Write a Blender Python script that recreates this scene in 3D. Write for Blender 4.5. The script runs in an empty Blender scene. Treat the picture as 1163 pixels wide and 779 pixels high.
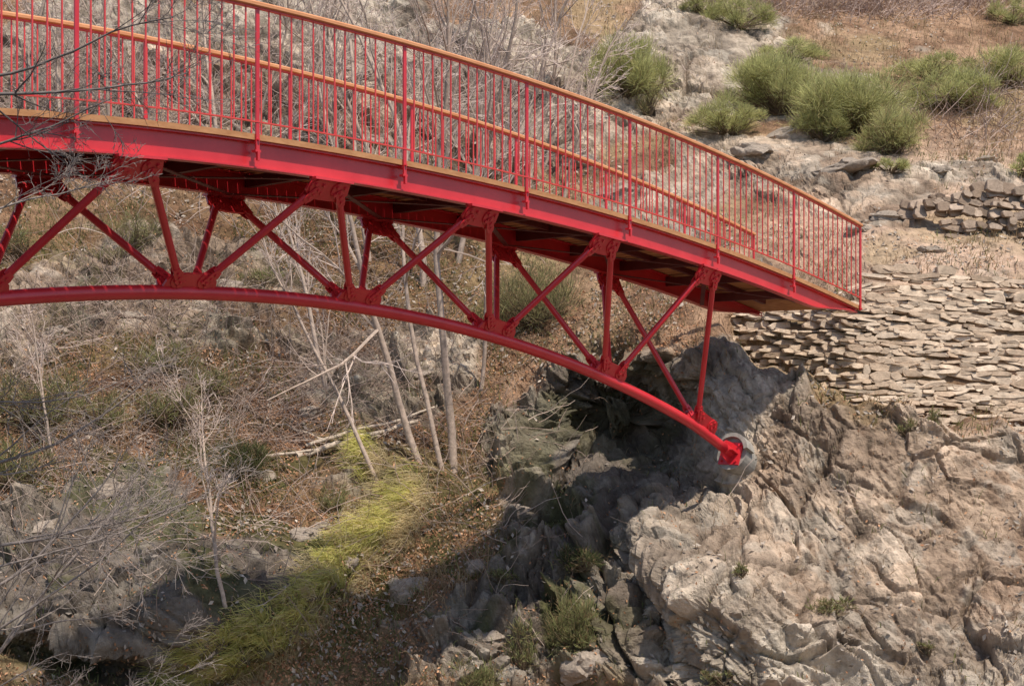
import bpy, math, numpy as np
from mathutils import Vector
rs=np.random.RandomState
scene=bpy.context.scene
COL=scene.collection
F=1600.0; CX=581.5; HY=430.0

# ------------------------------------------------------------ helpers
def link(o):
    COL.objects.link(o); return o
def make_mesh(name,V,Fc,mat=None,col=None,smooth=False):
    V=np.asarray(V,dtype=np.float32).reshape(-1,3)
    me=bpy.data.meshes.new(name)
    if isinstance(Fc,np.ndarray):
        k=Fc.shape[1]; n=len(Fc)
        me.vertices.add(len(V)); me.vertices.foreach_set("co",V.ravel())
        me.loops.add(n*k); me.loops.foreach_set("vertex_index",Fc.astype(np.int32).ravel())
        me.polygons.add(n); me.polygons.foreach_set("loop_start",np.arange(0,n*k,k,dtype=np.int32))
        me.polygons.foreach_set("loop_total",np.full(n,k,dtype=np.int32))
        me.update(calc_edges=True)
    else:
        me.from_pydata([tuple(map(float,v)) for v in V],[],[list(map(int,f)) for f in Fc]); me.update()
    if col is not None:
        c=np.ones((len(V),4),dtype=np.float32); c[:,:3]=np.clip(col,0,1)
        a=me.color_attributes.new("Col",'FLOAT_COLOR','POINT'); a.data.foreach_set("color",c.ravel())
    me.polygons.foreach_set("use_smooth",np.full(len(me.polygons),smooth))
    if mat: me.materials.append(mat)
    return me
def obj(name,me,parent=None,label=None,cat=None,kind=None,group=None):
    o=bpy.data.objects.new(name,me); link(o)
    if parent is not None: o.parent=parent
    if label: o["label"]=label
    if cat: o["category"]=cat
    if kind: o["kind"]=kind
    if group: o["group"]=group
    return o

# ------------------------------------------------------------ noise
def h3(ix,iy,iz,seed):
    n=(ix.astype(np.int64)*374761393+iy.astype(np.int64)*668265263+iz.astype(np.int64)*1274126177+seed*974634777)&0xffffffff
    n=((n^(n>>13))*1274126177)&0xffffffff
    n=((n^(n>>16))*668265263)&0xffffffff
    n=n^(n>>15)
    return (n&0xffffff)/float(0xffffff)
def vnoise(p,seed=0):
    f=np.floor(p); i=f.astype(np.int64); t=p-f; t=t*t*t*(t*(t*6-15)+10)
    r=0
    for a in (0,1):
        wx=t[...,0] if a else 1-t[...,0]
        for b in (0,1):
            wy=t[...,1] if b else 1-t[...,1]
            for c in (0,1):
                wz=t[...,2] if c else 1-t[...,2]
                r=r+wx*wy*wz*h3(i[...,0]+a,i[...,1]+b,i[...,2]+c,seed)
    return r
def fbm(p,scale,octv=5,seed=0,gain=.5):
    s=0;a=1;tot=0;q=p/scale
    for o in range(octv):
        s=s+a*vnoise(q+o*17.3,seed+o); tot+=a; a*=gain; q=q*2.03
    return s/tot*2-1
def blocks(p,scale,seed,tilt=1.0):
    q=p/scale; f=np.floor(q).astype(np.int64)
    d1=np.full(q.shape[:-1],9.);d2=d1.copy();hh=np.zeros_like(d1)
    for a in (-1,0,1):
        for b in (-1,0,1):
            for c in (-1,0,1):
                ix,iy,iz=f[...,0]+a,f[...,1]+b,f[...,2]+c
                cx=ix+h3(ix,iy,iz,seed);cy=iy+h3(ix,iy,iz,seed+1);cz=iz+h3(ix,iy,iz,seed+2)
                dx,dy,dz=q[...,0]-cx,q[...,1]-cy,q[...,2]-cz
                d=dx*dx+dy*dy+dz*dz
                h=h3(ix,iy,iz,seed+3)+tilt*(dx*(h3(ix,iy,iz,seed+4)-.5)+dy*(h3(ix,iy,iz,seed+5)-.5)+dz*(h3(ix,iy,iz,seed+6)-.5))
                m=d<d1
                d2=np.where(m,d1,np.minimum(d2,d)); hh=np.where(m,h,hh); d1=np.where(m,d,d1)
    return hh,np.sqrt(d2)-np.sqrt(d1)

# ------------------------------------------------------------ materials
def newmat(name):
    m=bpy.data.materials.new(name); m.use_nodes=True
    nt=m.node_tree; b=nt.nodes["Principled BSDF"]; return m,nt,b
def N(nt,t,**k):
    n=nt.nodes.new(t)
    for a,v in k.items(): setattr(n,a,v)
    return n
def vc_mat(name,rough=.9,scale=6.,lo=.6,hi=1.35,bump=.4,bscale=25.,bdist=.02,trans=0.):
    m,nt,b=newmat(name); L=nt.links.new
    at=N(nt,'ShaderNodeAttribute',attribute_name="Col")
    tc=N(nt,'ShaderNodeTexCoord')
    n1=N(nt,'ShaderNodeTexNoise'); n1.inputs['Scale'].default_value=scale; n1.inputs['Detail'].default_value=9; n1.inputs['Roughness'].default_value=.7
    L(tc.outputs['Object'],n1.inputs['Vector'])
    mr=N(nt,'ShaderNodeMapRange'); mr.inputs['From Min'].default_value=.3; mr.inputs['From Max'].default_value=.7
    mr.inputs['To Min'].default_value=lo; mr.inputs['To Max'].default_value=hi
    L(n1.outputs['Fac'],mr.inputs['Value'])
    vm=N(nt,'ShaderNodeVectorMath',operation='SCALE'); L(at.outputs['Color'],vm.inputs[0]); L(mr.outputs['Result'],vm.inputs['Scale'])
    L(vm.outputs['Vector'],b.inputs['Base Color'])
    b.inputs['Roughness'].default_value=rough; b.inputs['Specular IOR Level'].default_value=.2
    if trans>0:
        tr=N(nt,'ShaderNodeBsdfTranslucent'); L(vm.outputs['Vector'],tr.inputs['Color'])
        mx=N(nt,'ShaderNodeMixShader'); mx.inputs[0].default_value=trans
        L(b.outputs[0],mx.inputs[1]); L(tr.outputs[0],mx.inputs[2]); L(mx.outputs[0],nt.nodes['Material Output'].inputs['Surface'])
    if bump>0:
        n2=N(nt,'ShaderNodeTexNoise'); n2.inputs['Scale'].default_value=bscale; n2.inputs['Detail'].default_value=8; n2.inputs['Roughness'].default_value=.7
        L(tc.outputs['Object'],n2.inputs['Vector'])
        bp=N(nt,'ShaderNodeBump'); bp.inputs['Strength'].default_value=bump; bp.inputs['Distance'].default_value=bdist
        L(n2.outputs['Fac'],bp.inputs['Height']); L(bp.outputs['Normal'],b.inputs['Normal'])
    return m
def solid_mat(name,c1,c2,scale,rough=.5,stretch=None,bump=.0,spec=.5,detail=5):
    m,nt,b=newmat(name); L=nt.links.new
    tc=N(nt,'ShaderNodeTexCoord'); mp=N(nt,'ShaderNodeMapping')
    if stretch: mp.inputs['Scale'].default_value=stretch
    L(tc.outputs['Object'],mp.inputs['Vector'])
    n1=N(nt,'ShaderNodeTexNoise'); n1.inputs['Scale'].default_value=scale; n1.inputs['Detail'].default_value=detail; n1.inputs['Roughness'].default_value=.65
    L(mp.outputs['Vector'],n1.inputs['Vector'])
    cr=N(nt,'ShaderNodeValToRGB'); cr.color_ramp.elements[0].position=.3; cr.color_ramp.elements[1].position=.72
    cr.color_ramp.elements[0].color=(*c1,1); cr.color_ramp.elements[1].color=(*c2,1)
    L(n1.outputs['Fac'],cr.inputs['Fac']); L(cr.outputs['Color'],b.inputs['Base Color'])
    b.inputs['Roughness'].default_value=rough; b.inputs['Specular IOR Level'].default_value=spec
    if bump>0:
        bp=N(nt,'ShaderNodeBump'); bp.inputs['Strength'].default_value=bump; bp.inputs['Distance'].default_value=.01
        L(n1.outputs['Fac'],bp.inputs['Height']); L(bp.outputs['Normal'],b.inputs['Normal'])
    return m
M_terrain=vc_mat("hillside_rock_and_soil",.95,5.,.55,1.5,1.,15.,.06)
M_stone=vc_mat("dry_stone",.9,9.,.65,1.35,.7,30.,.02)
M_plant=vc_mat("plant_fibre",.8,3.,.75,1.25,0,trans=.5)
M_leaf=vc_mat("leaf_litter",.9,3.,.75,1.25,0)
M_bark=vc_mat("bark",.9,14.,.6,1.35,.4,40.,.01)
M_red=solid_mat("red_paint",(.52,.016,.026),(.64,.032,.042),3.,.33,spec=.6)
M_redd=solid_mat("red_paint_rail",(.60,.035,.038),(.70,.07,.058),3.,.42,spec=.6)
M_under=solid_mat("red_paint_shaded",(.09,.010,.014),(.15,.022,.022),5.,.6)  # bridge red darkened: shade under the deck painted into the colour
M_wood=solid_mat("handrail_timber",(.50,.20,.09),(.68,.33,.16),5.,.6,(1,1,6),.2,.3)
M_deck=solid_mat("deck_timber",(.38,.17,.075),(.56,.29,.14),6.,.8,(1,1,3),.3,.2)
M_conc=solid_mat("concrete",(.22,.205,.185),(.38,.355,.315),12.,.9,None,.4,.2)

# ------------------------------------------------------------ terrain
ctrl=np.array([
 (832,556,19.62),(876,520,19.6),(860,450,20.25),(1000,510,19.3),(1163,520,19.2),(1400,520,19.),(1000,779,16.6),(1163,779,16.2),(1400,779,15.9),
 (830,700,17.4),(750,650,18.2),(770,790,17.2),(900,600,18.6),(1100,620,18.2),(980,640,18.),
 (640,779,18.0),(620,640,19.7),(600,540,21.2),(560,440,23.2),(660,420,22.4),(720,360,22.8),(800,390,21.3),
 (500,779,17.8),(300,779,17.2),(100,779,16.4),(-200,779,15.5),(200,640,18.),(60,640,18.),(-200,600,18.),
 (380,600,19.6),(480,600,20.0),(400,500,22.0),(250,500,21.2),(100,480,20.8),(-100,450,20.5),
 (500,380,24.8),(350,380,24.5),(200,350,24.),(0,320,24.),(-300,300,24.),
 (100,220,27.),(300,240,27.5),(500,240,28),(640,260,27.5),(720,290,25.5),(780,330,23.7),
 (0,100,29.),(-300,100,30),(200,100,30.),(400,100,31.),(600,100,31.5),(720,150,31),(780,220,28),
 (0,0,32),(300,0,33.5),(600,0,35),(780,20,36),(850,160,30),(900,260,25.5),
 (970,220,26.5),(1100,260,24.5),(1163,215,26),(1400,215,26),(1000,140,30),(1163,120,31),(1000,40,36),(1163,30,37.5),(1400,30,38),
 (1000,280,23.6),(1080,300,22.6),(1163,300,22.6),(1400,300,22.6),(900,335,23.2),(950,310,23.2),
 (0,-300,50),(600,-300,55),(1163,-300,58),(1900,-300,60),(-700,-300,50),
 (0,1100,11),(600,1100,11.5),(1163,1100,11),(1900,1100,11),(-700,1100,10.5),
 (-700,400,22),(1900,400,19.5),(-700,700,15),(1900,700,16)],dtype=float)
def tps_fit(c):
    n=len(c); P=c[:,:2]/400.; d=np.linalg.norm(P[:,None]-P[None],axis=2)
    K=np.where(d>0,d*d*np.log(d+1e-9),0)+np.eye(n)*.006
    A=np.zeros((n+3,n+3)); A[:n,:n]=K; A[:n,n]=1; A[:n,n+1:]=P; A[n,:n]=1; A[n+1:,:n]=P.T
    w=np.linalg.solve(A,np.r_[c[:,2],0,0,0]); return P,w
TP,TW=tps_fit(ctrl)
def tps(px,py):
    x=px/400.;y=py/400.; r=TW[-3]+TW[-2]*x+TW[-1]*y
    for i in range(len(TP)):
        d2=(x-TP[i,0])**2+(y-TP[i,1])**2+1e-12
        r=r+TW[i]*.5*d2*np.log(d2)
    return r
def G(px,py,cx,cy,rx,ry,ang=0,p=1):
    a=math.radians(ang); dx=px-cx; dy=py-cy
    u=(dx*math.cos(a)+dy*math.sin(a))/rx; v=(-dx*math.sin(a)+dy*math.cos(a))/ry
    return np.exp(-(u*u+v*v)**p)
def wallD(px,py): return 20.45+(480-py)*.0062+np.clip(975-px,0,200)*.010
def wall_bot(px): return np.interp(px,[820,870,960,1050,1163,1500],[384,415,450,474,488,500])+6*np.sin(px*.06)+4*np.sin(px*.17)
def wall_top(px): return np.interp(px,[820,870,930,972,985,1060,1163,1500],[352,352,348,344,298,310,320,330])+3*np.sin(px*.11)
def sstep(x): x=np.clip(x,0,1); return x*x*(3-2*x)
def axis(lo,hi,st,olo,ohi):
    a=list(np.arange(lo,hi,st)); s=st; l=[];x=lo
    while x>olo: s*=1.16; x-=s; l.append(x)
    r=[];x=a[-1];s=st
    while x<ohi: s*=1.16; x+=s; r.append(x)
    return np.array(l[::-1]+a+r)
gx=axis(-40,1205,1.8,-700,1900); gy=axis(-30,810,1.8,-300,1100)
PX,PY=np.meshgrid(gx,gy)
D=tps(PX,PY)
D=D+2.7*G(PX,PY,722,482,78,64,15,1.3)+.8*G(PX,PY,645,550,36,60,0)+.8*G(PX,PY,772,550,24,50,-15)
D=D-.9*G(PX,PY,190,670,150,85,12,1.5)-.5*G(PX,PY,30,720,90,50,0,1.3)
D=D+.8*G(PX,PY,90,752,130,18,12,1.2)
D=D+.5*G(PX,PY,430,690,60,120,35)-.3*G(PX,PY,520,720,60,50,0,1.2)
D=D+1.2*G(PX,PY,195,110,18,26,0,1.3)
D=D-.7*G(PX,PY,790,60,60,60,0,1.2)-.6*G(PX,PY,900,185,100,28,12,1.2)
D=D-.45*G(PX,PY,830,690,85,75,35,1.3)+.6*G(PX,PY,740,700,22,110,-25,1.)
inw=sstep((PX-815)/25)*sstep((wall_bot(PX)+4-PY)/8)*sstep((PY-wall_top(PX)-2)/8)
D=D*(1-inw)+(np.maximum(D,wallD(PX,PY)+.04))*inw
keep=G(PX,PY,842,530,26,26,0,2)
D=D*(1-keep)+19.58*keep
DX=(PX-CX)/F; DZ=(HY-PY)/F
B=np.stack([DX*D,D,DZ*D],-1)
def normals(B):
    du=np.gradient(B,axis=1); dv=np.gradient(B,axis=0)
    n=np.cross(du,dv); n/=np.linalg.norm(n,axis=2,keepdims=True)+1e-9
    s=np.sign(-n[...,1:2]); s[s==0]=1
    return n*s
nb=normals(B)
vd=B/np.linalg.norm(B,axis=2,keepdims=True)
crag=G(PX,PY,700,560,110,130,-10,2)
facing=np.clip(-(nb*vd).sum(2),0,1); graz=.12+.88*sstep((facing-.1)/.6); graz=np.maximum(graz,.3*crag)
def rockmask(px,py):
    r=1.0*G(px,py,1020,640,300,170,0,2)+G(px,py,800,700,110,110,0,2)+G(px,py,850,430,70,60,0,2)+G(px,py,690,500,130,110,0,2)
    r=r+G(px,py,150,670,200,120,10,2)+.95*G(px,py,250,90,350,110,3,2)+.9*G(px,py,590,120,140,80,10,2)
    r=r+G(px,py,790,55,85,75,0,2)+G(px,py,910,200,140,40,12,2)+G(px,py,740,250,80,50,0,2)+.8*G(px,py,430,420,150,60,0,2)+.8*G(px,py,40,360,120,60,0,2)+.65*G(px,py,220,330,140,70,0,2)
    r=r+.85*G(px,py,630,680,120,110,0,2)+.55*G(px,py,500,750,130,60)+.5*G(px,py,1050,215,130,30)+.5*G(px,py,900,110,200,60)
    return np.clip(r,0,1)
R=rockmask(PX,PY)
nz=fbm(B,1.3,4,5)
R=np.clip(sstep((R+nz*.7-.32)/.25),0,1)*(1-inw)
R=np.maximum(R,(1-inw)*np.clip(G(PX,PY,1020,650,290,160,0,4)+G(PX,PY,800,690,100,100,0,3)+G(PX,PY,180,690,160,80,0,3)+G(PX,PY,700,500,100,80,0,3)+G(PX,PY,858,460,34,70,0,3),0,1))
bn=np.array([.42,-.45,.80]); bn/=np.linalg.norm(bn)
t1=np.cross(bn,[0,1,0]);t1/=np.linalg.norm(t1); t2=np.cross(bn,t1)
wp=B+.38*np.stack([fbm(B,1.6,3,31),fbm(B,1.6,3,32),fbm(B,1.6,3,33)],-1)
Q=np.stack([wp@t1,wp@t2,(wp@bn)*1.9],-1)
def cb(sc,seed,wd=.22,tl=1.2):
    hh,e=blocks(Q,sc,seed,tl); return (hh-.25)*sstep(e/wd),e,hh
b1,e1,h1=cb(1.8,11,.08,1.7); b2,e2,h2=cb(.7,21,.10,1.7); b3,e3,h3_=cb(.26,41,.14,1.6)
bed=wp@bn
def strata(sp,seed,wall=.16):
    u=bed/sp+.35*fbm(B,1.,2,seed+5); k=np.floor(u); f=u-k; z=np.zeros(k.shape)
    a=h3(k,z,z,seed); prof=np.where(f<1-wall,f/(1-wall),(1-f)/wall)
    return (prof-.5)*(.3+a), k
s1,k1=strata(.6,51,.15); s2,k2=strata(.19,52,.25); s3,k3=strata(.07,53,.35)
bil=np.abs(fbm(B,2.2,4,15)); bil2=np.abs(fbm(Q,.9,4,16))
fine=fbm(B,.3,5,7,.6)
smooth_r=np.clip(G(PX,PY,1060,590,240,125,5,2)+.85*G(PX,PY,852,450,50,85,0,2)+.6*G(PX,PY,200,690,120,70,0,2),0,1)
right=np.clip(G(PX,PY,1000,620,320,200,0,3)+G(PX,PY,900,190,250,190,0,3)+.6*G(PX,PY,170,680,200,110,0,3),0,1)
sm_mod=sstep((fbm(B,1.4,3,99)+.25)/.5)
amp=(1-.75*smooth_r)*(1-.5*right)*(1+.5*crag)
disp=R*graz*(amp*(b1*.42+b2*.24+b3*.12+(s1*.19+s2*.10)*sm_mod+s3*.035)+(1-.7*smooth_r)*(1-.35*right)*(1-.5*crag)*((bil-.15)*.6+(bil2-.12)*.16)-(.04*np.exp(-e1*24)+.03*np.exp(-e2*24))*(1-.4*smooth_r))
disp=disp+R*smooth_r*(b2*.05+s2*.03+b3*.03+s3*.014+b1*.06)
disp=disp+graz*(fbm(B,2.5,3,3)*.14+fine*(.045+.05*R)+(1-R)*(b3*.07+b2*.10*sstep(nz*2+.5)+fbm(B,.9,4,9)*.18))
disp=disp*(1-inw*.95)
disp=disp*(1-keep)
P=B+nb*disp[...,None]
NB=normals(P)
# ---- colours
def c3(a): return np.array(a,dtype=float)
n_a=(fbm(B,.8,5,50)+1)/2; n_b=(fbm(B,2.2,4,60)+1)/2; n_c=(fbm(B,.18,3,70)+1)/2
def mix(a,b,t): return a*(1-t[...,None])+b*t[...,None]
one=np.ones(PX.shape); zi=np.zeros(PX.shape)
rockc=mix(c3([.25,.20,.155])*one[...,None],c3([.50,.42,.33])*one[...,None],sstep((n_a-.3)/.4))
pink=np.clip(G(PX,PY,1070,590,260,150,0,2)+G(PX,PY,1000,250,200,60)+.4*G(PX,PY,800,200,200,150),0,1)
rockc=mix(rockc,c3([.40,.285,.20])*(.6+.8*n_a[...,None]),pink*(.4+.6*sstep((n_b-.25)/.35))*.85)
earth=sstep((fbm(B,1.1,5,120)-.08)/.12)*pink
rockc=mix(rockc,c3([.30,.195,.13])*(.7+.6*n_c[...,None]),earth*.55)
rockc=rockc*(.86+.28*h1[...,None])*(.88+.24*h2[...,None])*(.86+.28*h3(k2,zi,zi,7)[...,None])*(.92+.16*h3_[...,None])
rockc=rockc*(1-.4*np.exp(-e1*25)[...,None])*(1-.35*np.exp(-e2*22)[...,None])*(1-.2*np.exp(-e3*18)[...,None])
pale_s=G(PX,PY,838,450,36,80,10,2)
rockc=mix(rockc,c3([.52,.46,.39])*(.75+.5*h3(k3,zi,zi,9)[...,None]),pale_s*.75)
lowl=np.clip(.92*G(PX,PY,150,670,270,180,0,2)+1.*G(PX,PY,690,500,105,125,0,2)+.75*G(PX,PY,600,690,130,120,0,2),0,1)  # dark mossy rock, plus shade of the hollow by the arch foot painted in
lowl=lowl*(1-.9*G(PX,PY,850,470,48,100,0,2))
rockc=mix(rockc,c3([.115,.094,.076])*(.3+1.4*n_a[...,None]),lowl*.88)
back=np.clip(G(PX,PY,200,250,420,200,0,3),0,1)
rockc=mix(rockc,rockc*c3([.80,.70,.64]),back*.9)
soil=mix(c3([.19,.112,.068])*one[...,None],c3([.38,.245,.158])*one[...,None],sstep((n_a-.3)/.4))
soil=mix(soil,c3([.52,.37,.27])*(.7+.6*n_a[...,None]),np.clip(G(PX,PY,1080,270,200,80,0,2)+.7*G(PX,PY,1080,190,140,40),0,1))
soil=mix(soil,c3([.34,.26,.14])*(.7+.5*n_c[...,None]),sstep((n_b-.48)/.12)*.5)
greenm=np.clip(G(PX,PY,400,640,60,150,32,2)+.6*G(PX,PY,300,300,300,60)+.6*G(PX,PY,120,430,130,60),0,1)
soil=mix(soil,c3([.17,.175,.055])*(.7+.6*n_c[...,None]),greenm*sstep((n_a-.3)/.3)*.75)
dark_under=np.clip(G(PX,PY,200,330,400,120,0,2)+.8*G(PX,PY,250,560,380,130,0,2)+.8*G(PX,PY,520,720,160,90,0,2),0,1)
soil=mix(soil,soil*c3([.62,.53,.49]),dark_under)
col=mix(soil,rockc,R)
lich=sstep((fbm(B,.45,5,80)-.14)/.12)*R*.6
col=mix(col,c3([.53,.48,.40])*one[...,None],lich*(1-lowl*.5)*.55)
moss=sstep((fbm(B,.9,5,90)+.02)/.15)*np.clip(.9*lowl*(1-.6*crag)+.8*G(PX,PY,540,660,180,120,0,2)+.8*G(PX,PY,250,540,280,90)+.6*G(PX,PY,100,330,250,90),0,1)
col=mix(col,c3([.085,.088,.030])*(.6+.8*n_c[...,None]),moss*.75)
col=np.clip(col,.012,.75)
ny,nx=PX.shape
idx=np.arange(ny*nx).reshape(ny,nx)
Fq=np.stack([idx[:-1,:-1],idx[1:,:-1],idx[1:,1:],idx[:-1,1:]],-1).reshape(-1,4)
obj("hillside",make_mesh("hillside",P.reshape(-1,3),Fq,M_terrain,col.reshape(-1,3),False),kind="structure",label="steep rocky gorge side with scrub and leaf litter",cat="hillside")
def loc(px,py,A=P):
    px=np.asarray(px,float);py=np.asarray(py,float)
    fx=np.interp(px,gx,np.arange(nx)); fy=np.interp(py,gy,np.arange(ny))
    i=np.clip(fx.astype(int),0,nx-2); j=np.clip(fy.astype(int),0,ny-2); a=(fx-i)[...,None]; b=(fy-j)[...,None]
    return A[j,i]*(1-a)*(1-b)+A[j,i+1]*a*(1-b)+A[j+1,i]*(1-a)*b+A[j+1,i+1]*a*b

# ------------------------------------------------------------ vectorised tubes / blades
def tubes(paths,rad,sides=4):
    n,m,_=paths.shape
    T=np.gradient(paths,axis=1); T/=np.linalg.norm(T,axis=2,keepdims=True)+1e-9
    ref=np.array([.31,.9,.13]); A=np.cross(T,ref); A/=np.linalg.norm(A,axis=2,keepdims=True)+1e-9
    Bv=np.cross(T,A)
    th=np.arange(sides)*2*math.pi/sides
    V=paths[:,:,None]+rad[:,:,None,None]*(np.cos(th)[None,None,:,None]*A[:,:,None]+np.sin(th)[None,None,:,None]*Bv[:,:,None])
    id_=np.arange(n*m*sides).reshape(n,m,sides); nxt=np.roll(id_,-1,axis=2)
    Fc=np.stack([id_[:,:-1],nxt[:,:-1],nxt[:,1:],id_[:,1:]],-1).reshape(-1,4)
    return V.reshape(-1,3),Fc
def ribbons(paths,width,cols,taper=.25):
    n,m,_=paths.shape
    T=paths[:,-1]-paths[:,0]; view=rs(5).normal(0,.6,(n,3))+np.array([0,.9,-.6])
    S=np.cross(T,view); S/=np.linalg.norm(S,axis=1,keepdims=True)+1e-9
    w=np.linspace(1,taper,m)[None,:,None]*width[:,None,None]*.5
    V=np.stack([paths-S[:,None]*w,paths+S[:,None]*w],2)
    id_=np.arange(n*m*2).reshape(n,m,2)
    Fc=np.stack([id_[:,:-1,0],id_[:,:-1,1],id_[:,1:,1],id_[:,1:,0]],-1).reshape(-1,4)
    C=np.repeat(cols[:,:,None],2,axis=2)
    return V.reshape(-1,3),Fc,C.reshape(-1,3)
def unit(v): return v/(np.linalg.norm(v,axis=-1,keepdims=True)+1e-9)
def grow(st,dr,ln,m,wob,up,rng):
    n=len(st); out=np.zeros((n,m,3)); out[:,0]=st; d=unit(dr); p=st.copy()
    for k in range(1,m):
        p=p+d*(ln/(m-1))[:,None]; out[:,k]=p
        d=unit(d+rng.normal(0,wob,(n,3))+np.array([0,0,up]))
    return out
def kids(paths,rad,k,u0,spread,ratio,lnp,rng,rr=.6,minr=.003):
    n,m,_=paths.shape
    u=rng.uniform(u0,1,(n,k))*(m-1); i=np.clip(u.astype(int),0,m-2); f=(u-i)[...,None]
    r_=np.arange(n)[:,None]
    st=paths[r_,i]*(1-f)+paths[r_,i+1]*f
    t=unit(paths[r_,i+1]-paths[r_,i])
    dr=unit(t+rng.normal(0,spread,(n,k,3)))
    rd=(rad[r_,i]*(1-f[...,0])+rad[r_,i+1]*f[...,0])*rr
    ln=lnp[:,None]*ratio*rng.uniform(.5,1.2,(n,k))*(1.15-.5*u/(m-1))
    return st.reshape(-1,3),dr.reshape(-1,3),ln.reshape(-1),np.maximum(rd.reshape(-1),minr)
def tree(base,dr,length,r0,spec,seed,color,label,name="bare_tree",cat="tree",up0=.03,minr=.004,trunk_start=.3,bark2=None,group=None):
    rng=rs(seed)
    base=np.array([base],float); tp=grow(base,np.array([dr],float),np.array([length]),12,.08,up0,rng)
    tr=r0*np.linspace(1,.3,12)[None]
    e=bpy.data.objects.new(name,None); link(e); e.location=tuple(base[0]); e["label"]=label; e["category"]=cat
    if group: e["group"]=group
    V,Fc=tubes(tp,tr,8); c=np.tile(np.array(color),(len(V),1))
    o=obj("trunk",make_mesh("trunk",V-base[0],Fc,M_bark,c,True),e)
    VV=[];FF=[];CC=[];off=0; pth=tp;rad=tr;ln=np.array([length]); u0=trunk_start
    for li,(k,spread,ratio,wob,up,m,rr) in enumerate(spec):
        st,d,l,r=kids(pth,rad,k,u0,spread,ratio,ln,rng,rr,minr)
        pth=grow(st,d,l,m,wob,up,rng); rad=np.maximum(r[:,None]*np.linspace(1,.35,m)[None],minr*.55); ln=l; u0=.2
        V,Fc=tubes(pth,rad,5 if li==0 else 3); VV.append(V);FF.append(Fc+off);off+=len(V)
        c2=np.array(bark2 if bark2 is not None else color); t=min(1,li/2.)
        CC.append(np.tile(np.array(color)*(1-t)+c2*t,(len(V),1)))
    V=np.concatenate(VV)-base[0]
    obj("branches",make_mesh("branches",V,np.concatenate(FF),M_bark,np.concatenate(CC)),e)
    return e

# ------------------------------------------------------------ bridge
SV=np.array([1.2163,1.2902,0.]); TD=SV/np.linalg.norm(SV); PR=np.array([-TD[1],TD[0],0.]); W=1.62
O0=np.array([-2.2956,12.6,0])+PR*.07
ZV=np.array([0,0,1.])
def dz(t): return np.where(t>=0,2.19-.0313*t*t,2.19-.055*t*t)
def BP(t,off=0.,z=0.): return O0+SV*t+PR*off+ZV*(float(dz(t))+z)
def archz(t): return .807-.0802*(t-.204)**2-(.13*max(0,t-4.4)**1.0)
def AP(t,z=0.): return O0+SV*t+PR*(W/2)+ZV*(archz(t)+z)
class MB:
    def __init__(s): s.v=[];s.f=[]
    def add(s,V,Fs):
        o=len(s.v); s.v.extend([tuple(map(float,x)) for x in V]); s.f.extend([[i+o for i in f] for f in Fs])
    def box(s,c,a,b,d,ha,hb_,hd):
        c=np.array(c); V=[c+a*ha*i+b*hb_*j+d*hd*k for i in(-1,1) for j in(-1,1) for k in(-1,1)]
        s.add(V,[[0,1,3,2],[4,6,7,5],[0,4,5,1],[2,3,7,6],[0,2,6,4],[1,5,7,3]])
    def tube(s,p0,p1,r,n=8,cap=True):
        p0=np.array(p0,float);p1=np.array(p1,float);t=unit(p1-p0); ref=np.array([0,0,1.]) if abs(t[2])<.9 else np.array([1.,0,0])
        a=unit(np.cross(t,ref));b=np.cross(t,a)
        V=[p+r*(math.cos(2*math.pi*i/n)*a+math.sin(2*math.pi*i/n)*b) for p in(p0,p1) for i in range(n)]
        Fs=[[i,(i+1)%n,n+(i+1)%n,n+i] for i in range(n)]
        if cap: Fs+= [list(range(n))[::-1],list(range(n,2*n))]
        s.add(V,Fs)
    def prism(s,pts,nrm,th):
        n=len(pts); V=[np.array(p)-nrm*th/2 for p in pts]+[np.array(p)+nrm*th/2 for p in pts]
        s.add(V,[[i,(i+1)%n,n+(i+1)%n,n+i] for i in range(n)]+[list(range(n))[::-1],list(range(n,2*n))])
    def sweep(s,frames,prof):
        V=[];Fs=[]
        pf=prof if callable(prof) else (lambda k:prof)
        n=len(pf(0))
        for k,(c,a,b) in enumerate(frames):
            for (u,w) in pf(k): V.append(np.array(c)+a*u+b*w)
        for k in range(len(frames)-1):
            for i in range(n): Fs.append([k*n+i,k*n+(i+1)%n,(k+1)*n+(i+1)%n,(k+1)*n+i])
        Fs.append(list(range(n))[::-1]); Fs.append([(len(frames)-1)*n+i for i in range(n)])
        s.add(V,Fs)
    def obj(s,name,mat,parent=None,smooth=False,**k):
        me=make_mesh(name,np.array(s.v),s.f,mat,None,smooth)
        import bmesh
        bm=bmesh.new();bm.from_mesh(me);bmesh.ops.recalc_face_normals(bm,faces=bm.faces);bm.to_mesh(me);bm.free()
        return obj(name,me,parent,**k)
br=bpy.data.objects.new("footbridge",None); link(br)
br["label"]="red steel arched footbridge with timber deck and railings"; br["category"]="bridge"
TS=-3.6;TE=6.0; ZB=.985
ts=np.linspace(TS,TE,80)
def fr(off,z,ts=ts): return [(BP(t,off,z),PR,ZV) for t in ts]
mb=MB(); L_=(TE-TS)*1.773; npk=int(L_/.125)
for i in range(npk):
    t=TS+(i+.5)/npk*(TE-TS); sl=(float(dz(t+.01))-float(dz(t-.01)))/.02/1.773
    a=unit(TD+ZV*sl); j=rs(i).uniform(-.012,.012)
    mb.box(BP(t,W/2+j,-.024),a,PR,np.cross(a,PR),.058,W/2+.045,.022)
mb.obj("deck",M_deck,br)
for off in(-.065,W+.065):
    mb=MB(); mb.sweep(fr(off,-.028),[(-.018,-.030),(.018,-.030),(.018,.022),(-.018,.022)])
    mb.obj("edge_board",M_deck,br)
f_=.055
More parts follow.
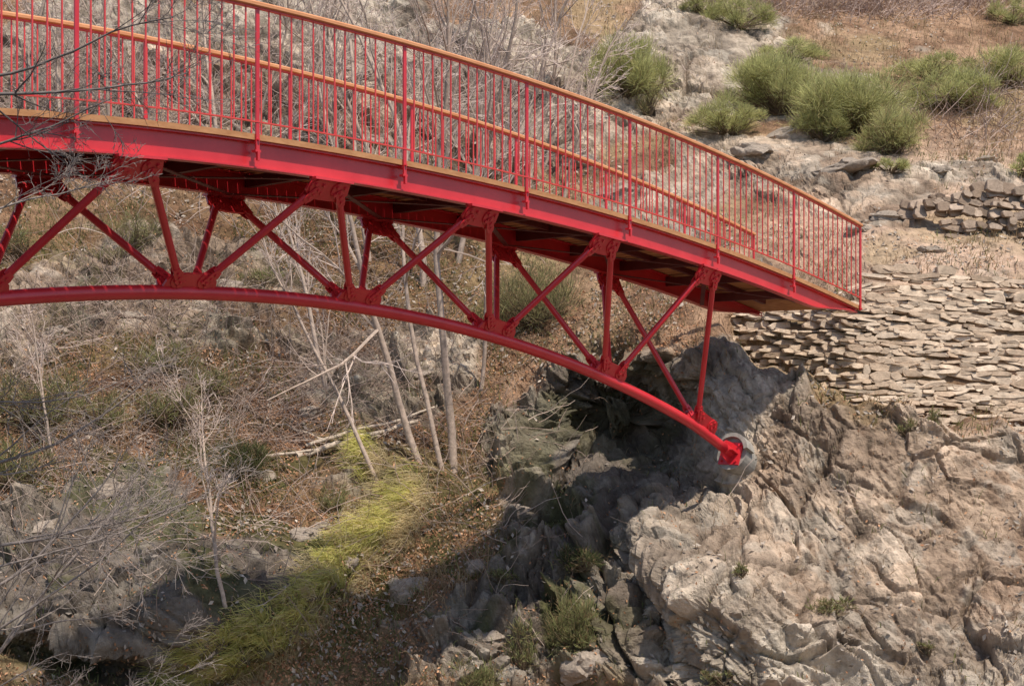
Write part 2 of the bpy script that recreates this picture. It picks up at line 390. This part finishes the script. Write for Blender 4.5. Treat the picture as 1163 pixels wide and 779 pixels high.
def ibp(k):
    h=min(.245,max(.05,float(dz(ts[k]))-.062-ZB))
    return [(-f_,0),(f_,0),(f_,-.014),(.007,-.014),(.007,-h+.014),(f_,-h+.014),(f_,-h),(-f_,-h),(-f_,-h+.014),(-.007,-h+.014),(-.007,-.014),(-f_,-.014)]
for off in(0.0,W):
    mb=MB(); mb.sweep(fr(off,-.062),ibp)
    mb.obj("main_beam",M_red,br)
for k,t in enumerate(np.arange(TS+.2,TE-.3,.5775)):
    hh=min(.06,(float(dz(t))-.09-ZB)/2)
    if hh<.01: continue
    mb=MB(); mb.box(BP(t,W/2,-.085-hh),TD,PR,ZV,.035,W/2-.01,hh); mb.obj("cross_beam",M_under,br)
t2s=np.linspace(TS,5.6,60)
for off in (W*.33,W*.66):
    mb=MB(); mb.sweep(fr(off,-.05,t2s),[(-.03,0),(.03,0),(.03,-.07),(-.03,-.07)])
    mb.obj("stringer",M_under,br)
nt_=[.502+1.155*k for k in range(-3,5)]
nt_=[t for t in nt_ if t<4.2]
for k in range(len(nt_)):
    for sgn in(0,1):
        a=BP(nt_[k],.05 if sgn else W-.05,-.30-.006*sgn);b=BP(nt_[k]+1.155,W-.05 if sgn else .05,-.30-.006*sgn)
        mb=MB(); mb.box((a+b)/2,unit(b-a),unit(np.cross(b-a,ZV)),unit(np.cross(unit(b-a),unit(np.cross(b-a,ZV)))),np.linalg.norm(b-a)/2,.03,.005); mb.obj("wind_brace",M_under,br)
mb=MB(); at_=np.linspace(-2.9,4.82,80); frs=[]
for t in at_:
    tg=unit(AP(t+.01)-AP(t-.01)); frs.append((AP(t),PR,np.cross(PR,tg)*-1))
ar=.068
mb.sweep(frs,[(ar*math.cos(a),ar*math.sin(a)) for a in np.linspace(0,2*math.pi,17)[:-1]])
mb.obj("arch_tube",M_red,br,True)
bt=[-.075+1.155*k for k in range(-2,5)]; bt[-1]=4.5
def dbolt(mb,c,n_,r=.017,l=.036): mb.tube(c-n_*l,c+n_*l,r,6)
def tan(t,fn): return unit(fn(t+.01)-fn(t-.01))
for k,t in enumerate(nt_):
    for off,sd in((0.0,1),(W,-1)):
        Nn=BP(t,off,-.39); tg=tan(t,lambda q:BP(q)); dn=unit(AP(t)-Nn); dn=unit(dn-tg*np.dot(dn,tg)); nm=unit(np.cross(tg,dn))
        mb=MB()
        pl=[(-.25,.04),(-.22,-.10),(.22,-.10),(.25,.04),(.19,.12),(.06,.13),(-.06,.13),(-.19,.12)]
        mb.prism([Nn+tg*a+dn*b for a,b in pl],nm,.024)
        mb.box(Nn-dn*.09,tg,PR,ZV,.23,.05,.012)
        for s_ in(-1,1):
            c=Nn+tg*s_*.13
            mb.prism([c+.095*(math.cos(a)*tg+math.sin(a)*dn) for a in np.linspace(0,2*math.pi,17)[:-1]],nm,.05)
            for q in((-.045,-.04),(.045,-.04),(-.045,.045),(.045,.045)): dbolt(mb,c+tg*q[0]+dn*q[1],nm,.019,.045)
        mb.obj("gusset_plate",M_red,br)
def member(a,b):
    a=np.array(a);b=np.array(b);d=unit(b-a)
    mb=MB()
    mb.tube(a+d*.15,b-d*.14,.036,12)
    nm=unit(np.cross(d,TD)); wd=np.cross(nm,d)
    for c,s_ in((a,1),(b,-1)):
        m_=c+d*s_*.085
        for o in(-.033,.033):
            pts=[(-.09,-.030),(-.06,-.046),(.05,-.046),(.10,-.03),(.10,.03),(.05,.046),(-.06,.046),(-.09,.030)]
            mb.prism([m_+nm*o+d*s_*q[0]+wd*q[1] for q in pts],nm,.010)
        for q in(.02,.075,.13): dbolt(mb,c+d*s_*q,nm,.015,.052)
    mb.obj("diagonal_brace",M_red,br)
for j,b in enumerate(bt):
    tg=tan(b,lambda q:AP(q)); C=AP(b)
    mb=MB()
    for off in(0.,W):
        dn=unit(BP(b,off,-.39)-C); dn=unit(dn-tg*np.dot(dn,tg)); nm=unit(np.cross(tg,dn))
        mb.prism([C+tg*a+dn*q for a,q in((-.29,.05),(.29,.05),(.27,.14),(.21,.20),(.08,.22),(-.08,.22),(-.21,.20),(-.27,.14))],nm,.022)
        for s_ in(-1,1):
            c=C+tg*s_*.145+dn*.14
            mb.prism([c+.085*(math.cos(a)*tg+math.sin(a)*dn) for a in np.linspace(0,2*math.pi,15)[:-1]],nm,.045)
            for q in((-.045,0),(.045,0),(0,.05),(0,-.045)): dbolt(mb,c+tg*q[0]+dn*q[1],nm,.017,.042)
    mb.obj("gusset_plate",M_red,br)
    for off in(0.,W):
        for s_ in(-1,1):
            cand=[t for t in nt_ if (t-b)*s_>0]
            if not cand: continue
            t=min(cand,key=lambda q:abs(q-b))
            if abs(t-b)>.9: continue
            tgt=tan(t,lambda q:BP(q)); Nn=BP(t,off,-.39)-tgt*s_*.12
            dn=unit(BP(b,off,-.39)-C)
            member(C+tg*s_*.13+dn*.12,Nn)
tg=unit(AP(4.86)-AP(4.78)); E=AP(4.82); up_=np.cross(PR,tg)
mb=MB()
mb.prism([E+tg*a+up_*b for a,b in((-.12,.0),(.0,.12),(.17,.15),(.17,-.15),(.0,-.12))],PR,.02)
mb.box(E+tg*.10,tg,PR,up_,.08,.13,.010)
mb.tube(E-tg*.02,E+tg*.17,.068,16)
mb.box(E+tg*.184,tg,PR,up_,.014,.165,.165)
for a in(-.12,.12):
    for b in(-.12,.12): mb.tube(E+tg*.14+PR*a+up_*b,E+tg*.20+PR*a+up_*b,.02,6)
mb.obj("bearing_shoe",M_red,br)
mb=MB(); c0=E+tg*.198
mb.tube(c0,c0+tg*.7,.235,32)
arc=np.linspace(math.radians(-165),math.radians(-15),16)
for i in range(len(arc)-1):
    pts=[]
    for (r_,a) in((.232,arc[i]),(.29,arc[i]),(.29,arc[i+1]),(.232,arc[i+1])): pts.append(c0+tg*.02+(math.cos(a)*-PR+math.sin(a)*up_)*r_)
    mb.prism(pts,tg,.20)
mb.obj("concrete_footing",M_conc,None,label="curved grey concrete seat bearing the arch end",cat="footing")
def railing(off,sgn):
    mb=MB()
    mb.sweep(fr(off,1.115),[(-.02,-.008),(.02,-.008),(.02,.006),(-.02,.006)])
    mb.sweep(fr(off,.10),[(-.014,-.006),(.014,-.006),(.014,.006),(-.014,.006)])
    posts=list(range(-3,7))
    for p in posts[:-1]:
        for q in range(1,14):
            t=p+q/14.
            mb.box(BP(t,off,.6),TD,PR,ZV,.006,.006,.505)
    r=mb.obj("railing",M_redd,br)
    m2=MB(); m2.sweep(fr(off,1.145),[(-.045,-.015),(-.03,-.024),(.03,-.024),(.045,-.015),(.045,.01),(.03,.024),(-.03,.024),(-.045,.01)])
    m2.obj("handrail",M_wood,r)
    for p in posts:
        m3=MB(); lo=-.17 if p<6 else -.08
        m3.box(BP(p,off,(1.11+lo)/2),TD,PR,ZV,.018,.010,(1.11-lo)/2)
        if p<6:
            m3.box(BP(p,off+sgn*.015,-.16),TD,PR,ZV,.03,.03,.010)
            m3.box(BP(p,off-sgn*.01,-.205),TD,PR,ZV,.013,.014,.04)
        m3.tube(BP(p,off-sgn*.03,-.06),BP(p,off+sgn*.05,-.06),.012,6)
        m3.obj("post",M_red,r)
railing(-.10,1); railing(W+.10,-1)

# ------------------------------------------------------------ dry stone walls
def stonewall(name,label,seed,colA,colB,wmin,wmax,hmin,hmax,depthf,topf,botf,x0,x1,thick=.10,group=None,skip=0.,tj=.08):
    rng=rs(seed); V=[];Fs=[];C=[];off=0;K=9
    xs=np.linspace(x0,x1,60)
    y=max(botf(xs))+14; ymin=min(topf(xs))-20
    while y>ymin:
        rh=rng.uniform(hmin,hmax)*rng.choice([.7,1,1,1.35]); x=x0+rng.uniform(-20,0)
        wav=rng.uniform(0,6); wa=rng.uniform(2,4)
        while x<x1:
            w=rng.uniform(wmin,wmax)*(1.0 if rng.rand()>.2 else 1.5); cx=x+w/2; x+=w*.9
            cy=y-rh/2+wa*math.sin(cx/45.+wav)+(cx-x0)*.045*1.0-8+rng.uniform(-2.,2.)
            if cy>botf(cx)+rng.uniform(-18,16) or cy<topf(cx)+rng.uniform(-5,5) or cx<x0 or rng.rand()<skip: continue
            Dp=depthf(cx,cy)-rng.uniform(0,thick)
            s=Dp/F; c=np.array([(cx-CX)*s,Dp,(HY-cy)*s])
            hw=w*s/2*rng.uniform(.98,1.15); hh=rh*s/2*rng.uniform(1.,1.5)*(.75 if rng.rand()<.2 else 1)
            th=(np.arange(K)+rng.uniform(-.35,.35,K))*2*math.pi/K+rng.uniform(0,1); pw=rng.uniform(.45,.8)
            ox=np.sign(np.cos(th))*np.abs(np.cos(th))**pw*hw*rng.uniform(.8,1.08,K); oz=np.sign(np.sin(th))*np.abs(np.sin(th))**pw*hh*rng.uniform(.75,1.12,K)
            ti=rng.normal(-.06,tj); ox,oz=ox*math.cos(ti)-oz*math.sin(ti),ox*math.sin(ti)+oz*math.cos(ti)
            yaw=rng.normal(0,.16); pit=.35+rng.normal(0,.22)
            back=np.stack([c[0]+ox,c[1]+.14+0*ox,c[2]+oz],1)
            fr_=np.stack([c[0]+ox,c[1]+ox*yaw+oz*pit+rng.uniform(-.008,.008,K),c[2]+oz],1)
            ins=.88; fi=np.stack([c[0]+ox*ins,c[1]-.008+ox*yaw+oz*pit+rng.uniform(-.006,.006,K),c[2]+oz*ins],1)
            V.append(np.r_[back,fr_,fi])
            for r in(0,1):
                for i in range(K): Fs.append([off+r*K+i,off+r*K+(i+1)%K,off+(r+1)*K+(i+1)%K,off+(r+1)*K+i])
            Fs.append([off+2*K+i for i in range(K)])
            off+=3*K; t=rng.rand(); cc=(np.array(colA)*(1-t)+np.array(colB)*t)*rng.uniform(.75,1.12); C.append(np.tile(cc,(3*K,1)))
        y-=rh*.66
    return obj(name,make_mesh(name,np.concatenate(V),Fs,M_stone,np.concatenate(C)),label=label,cat="wall",group=group)
stonewall("dry_stone_wall","dry stone retaining wall of thin flat tan slabs",3,(.44,.325,.23),(.60,.485,.37),8,32,3.,6.2,wallD,wall_top,wall_bot,828,1400,.04,None,.04,.11)
def w2t(x): return np.interp(x,[1030,1060,1110,1163,1500],[234,224,210,207,206])
def w2b(x): return np.interp(x,[1030,1060,1100,1163,1500],[244,256,264,266,266])
d2=lambda x,y: float(loc(x,min(float(w2b(x))+2,270))[1])-.12+(float(w2b(x))-y)*.006
stonewall("dry_stone_wall","small broken terrace wall of brownish stones on the slope",8,(.28,.205,.15),(.44,.34,.26),8,20,5,10,d2,w2t,w2b,1030,1300,.2,None,.14,.25)

# ------------------------------------------------------------ boulders
def boulder_mesh(seed):
    import bmesh
    bm=bmesh.new(); bmesh.ops.create_icosphere(bm,subdivisions=4,radius=1)
    v=np.array([x.co[:] for x in bm.verts]); 
    hb_,e=blocks(v*1.0+seed*7.1,.9,seed,1.8); r=1+.4*(hb_-.5)*sstep(e/.1)+.15*fbm(v+seed,.6,4,seed)
    v=v*r[:,None]*np.array([1.,.8,.62])
    fs=[[q.index for q in f.verts] for f in bm.faces]; bm.free()
    n=(fbm(v,.5,4,seed+3)+1)/2
    c=np.array([.24,.195,.155])*(1-n[:,None])+np.array([.44,.365,.295])*n[:,None]
    return make_mesh("boulder",v,np.array(fs),M_stone,c)
bms=[boulder_mesh(s) for s in range(5)]
rng=rs(77)
bl=[(345,612,22,14),(390,640,14,11),(365,600,12,8),(465,662,26,20),(1010,245,20,9),(980,262,18,8),(1060,285,14,7),(905,150,34,18),(860,175,28,14),
    (1120,182,14,7),(1065,200,16,8),(960,195,30,12),(700,215,24,14),(655,180,26,16),(560,720,20,13),(675,765,30,22),
    (120,560,22,16),(60,600,24,16),(300,540,14,9),(350,470,16,9),(60,380,18,12),(150,360,16,8),(480,430,18,11),(260,320,16,9),(1100,235,12,6),(520,200,26,16),(430,170,26,14),(340,190,22,12),(100,190,26,14),(585,580,18,12),(545,640,20,13)]
for i,(x,y,w,h_) in enumerate(bl):
    p=loc(x,y+h_*.4); s=p[1]/F*w
    o=obj("boulder",bms[i%5],label="weathered grey boulder half buried in the slope",cat="rock",group="boulders on the slope")
    o.location=p+np.array([0,.25*s,0]); o.scale=(s,s*.9,s*h_/w/.62*.9); o.rotation_euler=(rng.uniform(-.2,.2),rng.uniform(-.3,.3),rng.uniform(-1,1))

# ------------------------------------------------------------ bushes
def bush(cx,cy,w,h,n,label,seed,cbase=(.30,.30,.13),ctip=(.60,.60,.26),name="broom_bush",wid=.010,group="broom bushes",brown=.12,dens=1.8,loose=1.):
    n=int(n*dens)
    rng=rs(seed); base=loc(cx,cy+h*.42); s=base[1]/F; Wd=w*s/2*1.12; H=h*s*1.1
    nh=max(9,int(w*h/300)+6)
    a=rng.uniform(0,2*math.pi,nh); rr=np.sqrt(rng.rand(nh))*.8
    lr=rng.uniform(.20,.42,nh)
    hx=np.cos(a)*rr*Wd; hy=np.sin(a)*rr*Wd*.8
    hz=H*(rng.uniform(.05,.62,nh))*(1-.55*rr)
    hubs=np.stack([hx,hy,hz],1); hi=rng.randint(0,nh,n)
    d=rng.normal(0,1,(n,3)); d[:,2]=d[:,2]*.9+.75; d=unit(d)
    L_=lr[hi]*Wd*rng.uniform(.5,1.15,n)*loose*np.minimum(1.3,1+.25*(H/Wd-1))
    zc=np.array([1,1,np.clip(H/(1.5*Wd),.6,1.5)])
    st=hubs[hi]+d*zc*(L_*rng.uniform(.3,.75,n))[:,None]; end=hubs[hi]+d*zc*L_[:,None]+np.array([0,0,.12])*L_[:,None]
    st[:,2]=np.maximum(st[:,2],-.05*H)
    mid=(st+end)/2+rng.normal(0,.07,(n,3))*L_[:,None]
    path=np.stack([st,mid,end],1)
    t=rng.rand(n); lob=rng.uniform(.8,1.15,nh)[hi]; br_=(rng.rand(n)<brown)
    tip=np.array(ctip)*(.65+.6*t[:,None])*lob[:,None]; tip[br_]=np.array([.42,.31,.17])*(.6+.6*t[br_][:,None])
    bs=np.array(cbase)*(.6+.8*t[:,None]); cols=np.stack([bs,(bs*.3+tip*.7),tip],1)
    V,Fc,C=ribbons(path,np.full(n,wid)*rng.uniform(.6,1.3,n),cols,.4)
    k=3; rt=rng.normal(0,.08,(nh*k,3))*Wd; rt[:,2]=-.05; hb2=np.repeat(hubs,k,0)+rng.normal(0,.12,(nh*k,3))*Wd
    Vs,Fs=tubes(np.stack([rt,(rt+hb2)/2+rng.normal(0,.03,(nh*k,3)),hb2],1),np.tile([.014,.010,.006],(nh*k,1)),3)
    V2=np.concatenate([V,Vs]); F2=np.concatenate([Fc,Fs+len(V)]); C2=np.concatenate([C,np.tile(np.array([.24,.18,.12]),(len(Vs),1))])
    o=obj(name,make_mesh(name,V2,F2,M_plant,C2),label=label,cat="bush",group=group); o.location=base
    return o
lb="bright green broom bush growing among the rocks"
for i,(x,y,w,h,n) in enumerate([(710,80,92,92,5000),(826,132,90,54,3200),(888,90,118,92,5500),(972,110,140,96,6500),(1015,148,84,66,3500),(935,140,70,50,2200),(1080,100,110,60,4200),(1055,72,100,46,2800),(1148,72,90,62,3200),(838,14,80,50,2600),(795,2,60,40,1500),(1150,12,60,40,1800),(1160,190,40,34,900),(1010,192,46,26,1000),(905,58,80,36,1900),(870,76,60,44,1700)]):
    bush(x,y,w,h,n,lb,100+i,brown=.12 if i not in(4,) else .35)
for i,(x,y,w,h,n) in enumerate([(605,335,100,90,2600),(565,350,60,60,900),(150,265,80,60,1000),(125,290,60,30,600),(735,110,30,60,700)]):
    bush(x,y,w,h,n,"olive green broom bush on the slope beneath the bridge",130+i,cbase=(.16,.15,.08),ctip=(.38,.37,.16),brown=.4,dens=1.,loose=1.3)
for i,(x,y,w,h,n) in enumerate([(40,450,120,90,1200),(190,400,90,50,800),(185,455,90,60,900),(115,465,80,50,700),(20,520,90,70,900),(275,515,90,60,1500),(660,715,60,90,1800),(540,765,60,50,1000),(670,640,60,40,800),(590,745,40,60,700),(1030,485,26,22,300),(1060,478,22,26,300),(840,668,24,18,300),(940,695,60,18,450),(1050,730,30,14,250),(820,765,50,26,450),(300,310,60,36,500),(30,270,70,50,600),(235,430,80,50,600),(380,560,50,40,500),(570,660,40,24,500),(640,590,40,20,400)]):
    dk=i in(5,8)
    bush(x,y,w,h,n,"low scrubby green shrub rooted in the slope",160+i,cbase=(.06,.06,.03) if dk else (.14,.13,.06),ctip=(.11,.14,.05) if dk else (.32,.34,.14),name="shrub",wid=.010,group="low shrubs",brown=.3,dens=1.1,loose=1.3)

# ------------------------------------------------------------ grass, leaves, twigs
def scatter(n,dens,seed,x0=-60,x1=1220,y0=-40,y1=820):
    rng=rs(seed); px=[];py=[];tot=0
    while tot<n:
        a=rng.uniform(x0,x1,n*2);b=rng.uniform(y0,y1,n*2); k=rng.rand(n*2)<dens(a,b); px.append(a[k]);py.append(b[k]);tot+=k.sum()
    px=np.concatenate(px)[:n];py=np.concatenate(py)[:n]; return px,py,rng
def clumpy(px,py,sc=28,seed=1,thr=.5):
    q=np.stack([px/sc,py/sc,0*px],-1); return sstep((vnoise(q,seed)-thr+.1)/.2)
def Rat(px,py):
    fx=np.clip(np.interp(px,gx,np.arange(nx)).astype(int),0,nx-1); fy=np.clip(np.interp(py,gy,np.arange(ny)).astype(int),0,ny-1)
    return R[fy,fx]
def grass(name,n,dens,seed,hgt,wid,ca,cb,lean,label,down=.0,zup=1.):
    px,py,rng=scatter(n,dens,seed); b=loc(px,py)
    H=hgt*rng.uniform(.5,1.3,n)
    d=np.stack([rng.normal(lean,.34,n),rng.normal(-.35,.3,n),np.full(n,zup)],1); d=unit(d)
    mid=b+d*H[:,None]*.55; d2_=unit(d+np.stack([rng.normal(lean,.4,n),rng.normal(-.3,.35,n),rng.uniform(-.9,0,n)-down],1)); end=mid+d2_*H[:,None]*.5
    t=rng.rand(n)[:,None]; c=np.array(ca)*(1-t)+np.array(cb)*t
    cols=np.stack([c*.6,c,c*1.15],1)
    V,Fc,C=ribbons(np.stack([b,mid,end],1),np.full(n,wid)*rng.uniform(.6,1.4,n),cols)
    obj(name,make_mesh(name,V,Fc,M_plant,C),kind="stuff",label=label,cat="grass")
notrock=lambda x,y:(1-.90*Rat(x,y))
nowall=lambda x,y:1-((x>835)&(y>wall_top(x)+6)&(y<wall_bot(x)-14))
strip=lambda x,y:np.clip(G(x,y,452,582,17,48,30,2)+G(x,y,380,655,22,92,42,2)+G(x,y,270,740,75,26,-30,2)+.6*G(x,y,415,520,12,25,0,2),0,1)
grass("green_grass",13000,lambda x,y:strip(x,y)*(.10+.90*clumpy(x,y,13,4,.44)),1,.33,.013,(.44,.45,.13),(.76,.68,.26),-.5,"long green grass trailing down the gully",.4,.75)
grass("dry_grass",8000,lambda x,y:(strip(x-14,y-12)+strip(x+8,y+6)*.5)*clumpy(x,y,15,9,.45),2,.34,.012,(.50,.40,.22),(.74,.62,.38),-.5,"straw coloured dead grass",.4,.7)
grass("dry_grass",13000,lambda x,y:notrock(x,y)*clumpy(x,y,34,5,.56)*nowall(x,y)*.8,3,.18,.010,(.28,.185,.10),(.48,.35,.21),0,"dry tufted grass over the slope")
grass("green_grass",14000,lambda x,y:(notrock(x,y)*clumpy(x,y,40,15,.55)*nowall(x,y))*(.2+.8*np.clip(G(x,y,250,400,330,240,0,2)+.5*G(x,y,1050,160,150,60,0,2)+.6*G(x,y,560,700,150,90,0,2),0,1)),4,.15,.012,(.15,.175,.055),(.32,.33,.13),0,"patches of green weeds and moss over the slope")
grass("dry_grass",4000,lambda x,y:np.clip(G(x,y,850,50,260,80,0,2)*.8+G(x,y,1130,120,60,60)+.5*G(x,y,500,640,60,70,0,2),0,1)*clumpy(x,y,26,25,.4)*nowall(x,y)*notrock(x,y),6,.28,.011,(.38,.27,.15),(.54,.41,.26),0,"tall brown dead stalks")
def leaves(n,seed,dens,label,ca,cb,size,name):
    px,py,rng=scatter(n,dens,seed); b=loc(px,py); nn=loc(px,py,NB); b=b+nn*rng.uniform(.005,.05,n)[:,None]
    u=unit(rng.normal(0,1,(n,3))); nn2=unit(nn+rng.normal(0,.45,(n,3))); a=unit(np.cross(nn2,u)); c_=np.cross(nn2,a)
    s=size*rng.uniform(.5,1.3,n)[:,None]
    V=np.stack([b-a*s,b-c_*s*.5,b+a*s,b+c_*s*.5+nn2*s*.3],1)
    t=rng.rand(n)[:,None]; c=(np.array(ca)*(1-t)+np.array(cb)*t)*rng.uniform(.6,1.2,(n,1))
    obj(name,make_mesh(name,V.reshape(-1,3),np.arange(n*4).reshape(n,4),M_leaf,np.repeat(c,4,0)),kind="stuff",label=label,cat="leaves" if "leaf" in name else "stones")
leaves(46000,11,lambda x,y:(notrock(x,y)*.8)*(.25+.75*clumpy(x,y,45,35,.45))*nowall(x,y)*np.where(y<260,.5,1)*np.where((x>800)&(y>200),.12,1),"fallen brown leaves covering the slope",(.28,.13,.065),(.50,.29,.17),.024,"leaf_litter")
leaves(10000,12,lambda x,y:(.05+.95*notrock(x,y))*clumpy(x,y,50,45,.5)*nowall(x,y),"small broken grey stones over the slope",(.28,.23,.19),(.48,.41,.34),.042,"gravel")
def twigs(n,seed,dens,ln,r,ca,cb,label,rise=.5):
    px,py,rng=scatter(n,dens,seed); b=loc(px,py)
    d=np.stack([rng.normal(0,1,n),rng.normal(-.2,.4,n),rng.normal(rise,.5,n)],1)
    pth=grow(b,d,ln*rng.uniform(.4,1.5,n),6,.22,-.05,rng); rad=np.tile(r*np.linspace(1,.4,6),(n,1))*rng.uniform(.6,1.4,(n,1))
    V,Fc=tubes(pth,rad,3); t=rng.rand(n)[:,None]; c=np.array(ca)*(1-t)+np.array(cb)*t
    obj("brushwood",make_mesh("brushwood",V,Fc,M_bark,np.repeat(c,18,0)),kind="stuff",label=label,cat="twigs")
twigs(3600,21,lambda x,y:np.clip(G(x,y,240,390,280,120,0,2)+.6*G(x,y,220,540,260,90)+.3*G(x,y,560,560,60,120),0,1)*(.3+.7*clumpy(x,y,60,61,.5)),.8,.0065,(.22,.15,.115),(.50,.39,.32),"tangled dead twigs and brambles on the slope")
twigs(2000,22,lambda x,y:np.clip(G(x,y,230,110,330,120,0,2)+.3*G(x,y,560,110,120,90),0,1)*(.2+.8*clumpy(x,y,60,62,.5)),1.2,.008,(.35,.25,.21),(.62,.50,.44),"tangled bare brushwood on the rocks above",.8)
twigs(2000,23,lambda x,y:np.clip(G(x,y,970,6,190,20,0,2)+.3*G(x,y,1120,130,60,30),0,1),.9,.009,(.36,.26,.21),(.54,.41,.35),"brown bare brushwood on the upper slope",1.1)

# ------------------------------------------------------------ trees
pale=(.44,.345,.28); pale2=(.62,.50,.44)
sp=[(10,.45,.42,.10,.06,8,.6),(6,.5,.5,.12,.05,6,.6),(5,.5,.5,.14,.02,5,.7)]
tl="slender bare tree with pale bark growing from the gully"
def T(px,py,dx,dzv,length,r,seed,spec=sp,color=pale,label=tl,dy=0.,ts_=.3,**k):
    b=loc(px,py)+np.array([0,0,-.1]); return tree(b,(dx,dy,dzv),length,r,spec,seed,color,label,trunk_start=ts_,bark2=pale2,group="bare trees in the gorge",**k)
T(477,528,-.36,1,6.0,.062,201)
T(515,530,-.04,1,7.2,.072,202)
T(503,535,-.22,1,6.6,.045,203)
T(432,548,-.45,1,4.2,.038,204)
T(372,455,-.25,1,4.6,.042,205)
T(545,440,.10,1,6.0,.038,206)
bl_="bare multi-stemmed tree standing behind the bridge railing"; bm_="thin bare tree on the rocks behind the bridge"
for i,(x,y,dx,ln,r) in enumerate([(480,330,.05,6.2,.065),(520,300,.2,6.5,.06),(420,300,-.15,6.5,.06),(560,250,.25,5.5,.06),(600,215,.12,5.,.05),(450,260,-.3,5.5,.055),(540,270,.0,5.8,.055),(500,240,.1,5.5,.05),(580,240,-.1,5.,.05),(615,190,.35,4.4,.045)]):
    T(x,y,dx,1,ln,r,207+i,label=bl_,ts_=.15,minr=.0065)
for i,(x,y,dx,ln,r) in enumerate([(330,230,.1,5,.05),(250,190,-.1,4.5,.05),(120,180,.15,4.5,.045),(30,200,.1,5,.05),(640,230,.15,4,.04),(180,200,-.2,4.2,.04),(290,160,.2,4.,.035),(70,170,-.1,4.2,.04),(380,200,0,4.5,.04)]):
    T(x,y,dx,1,ln,r,230+i,label=bm_,ts_=.15,minr=.006)
T(258,715,-.22,1,3.0,.03,217,label="thin pale dead sapling on the lower rocks")
T(60,520,-.1,1,2.4,.022,218,label="thin pale dead sapling on the lower rocks")
gr=(.26,.215,.19)
sp2=[(8,.5,.5,.10,.04,9,.6),(7,.6,.5,.13,.03,7,.6),(6,.6,.5,.15,.0,6,.7)]
for i,(x,y,z_,dx,dzv,ln,r) in enumerate([(-5.0,12.2,-3.0,.45,.5,2.8,.022),(-4.9,11.8,-2.0,.5,.2,2.2,.018),(-4.2,10.2,2.0,.9,.12,1.9,.016),(-4.2,10.4,2.25,.9,-.1,1.8,.014),(-5.2,12.5,-1.0,.5,.25,2.2,.02),(-5.0,12.2,-2.6,.6,-.1,2.0,.016),(-4.1,10.6,1.7,.8,.2,1.2,.012),(-4.9,12.,-1.5,.6,.05,2.4,.018),(-4.0,10.4,1.2,.7,.2,1.2,.010),(-5.0,12.2,-.2,.6,.0,1.6,.012),(-4.6,11.4,-1.6,.7,.1,2.0,.012),(-4.7,11.6,-2.4,.6,.4,2.4,.014)]):
    tree((x,y,z_),(dx,.1,dzv),ln,r,sp2,300+i,gr if i not in(2,3,6) else (.16,.135,.125),"bare grey tree limb with fine twigs reaching out",name="tree_limb",up0=.02,minr=.0025,trunk_start=.15,group="bare limbs at the gorge edge")
def log(pa,pb,r,seed):
    a=loc(*pa);b=loc(*pb); rng=rs(seed); u=np.linspace(0,1,9)[:,None]; p=a*(1-u)+b*u; p[:,1]=np.minimum(p[:,1],loc(pa[0]*(1-u[:,0])+pb[0]*u[:,0],pa[1]*(1-u[:,0])+pb[1]*u[:,0])[:,1])-.08
    p+=rng.normal(0,.02,p.shape)
    V,Fc=tubes(p[None],r*np.linspace(1,.6,9)[None],8)
    obj("fallen_log",make_mesh("fallen_log",V,Fc,M_bark,np.tile(np.array((.46,.38,.30)),(len(V),1)),True),label="pale dead log lying across the slope",cat="log",group="fallen logs")
log((335,517),(475,480),.05,1); log((345,505),(495,462),.034,3); log((370,497),(300,475),.022,4); log((300,522),(430,497),.025,5)

# ------------------------------------------------------------ camera, light
cam=bpy.data.cameras.new("camera"); co=bpy.data.objects.new("camera",cam); link(co)
cam.lens=36*F/1163; cam.sensor_width=36; cam.shift_y=(HY-389.5)/1163; cam.clip_end=500; cam.clip_start=.1
co.rotation_euler=(math.pi/2,0,0); scene.camera=co
sp_=Vector((.48,-.64,1.52)).normalized(); el=math.asin(sp_.z); rot=math.atan2(sp_.x,sp_.y)
sun=bpy.data.lights.new("sun",'SUN'); so=bpy.data.objects.new("sun",sun); link(so)
sun.energy=5.0; sun.angle=math.radians(1.2); sun.color=(1,.91,.79)
so.rotation_euler=(-sp_).to_track_quat('-Z','Y').to_euler()
w=bpy.data.worlds.new("World"); scene.world=w; w.use_nodes=True; nt=w.node_tree
sk=nt.nodes.new('ShaderNodeTexSky'); sk.sky_type='NISHITA'; sk.sun_disc=False; sk.sun_elevation=el; sk.sun_rotation=rot
nt.links.new(sk.outputs[0],nt.nodes['Background'].inputs[0]); nt.nodes['Background'].inputs[1].default_value=.15
scene.view_settings.view_transform='Standard'; scene.view_settings.look='None'; scene.view_settings.exposure=0
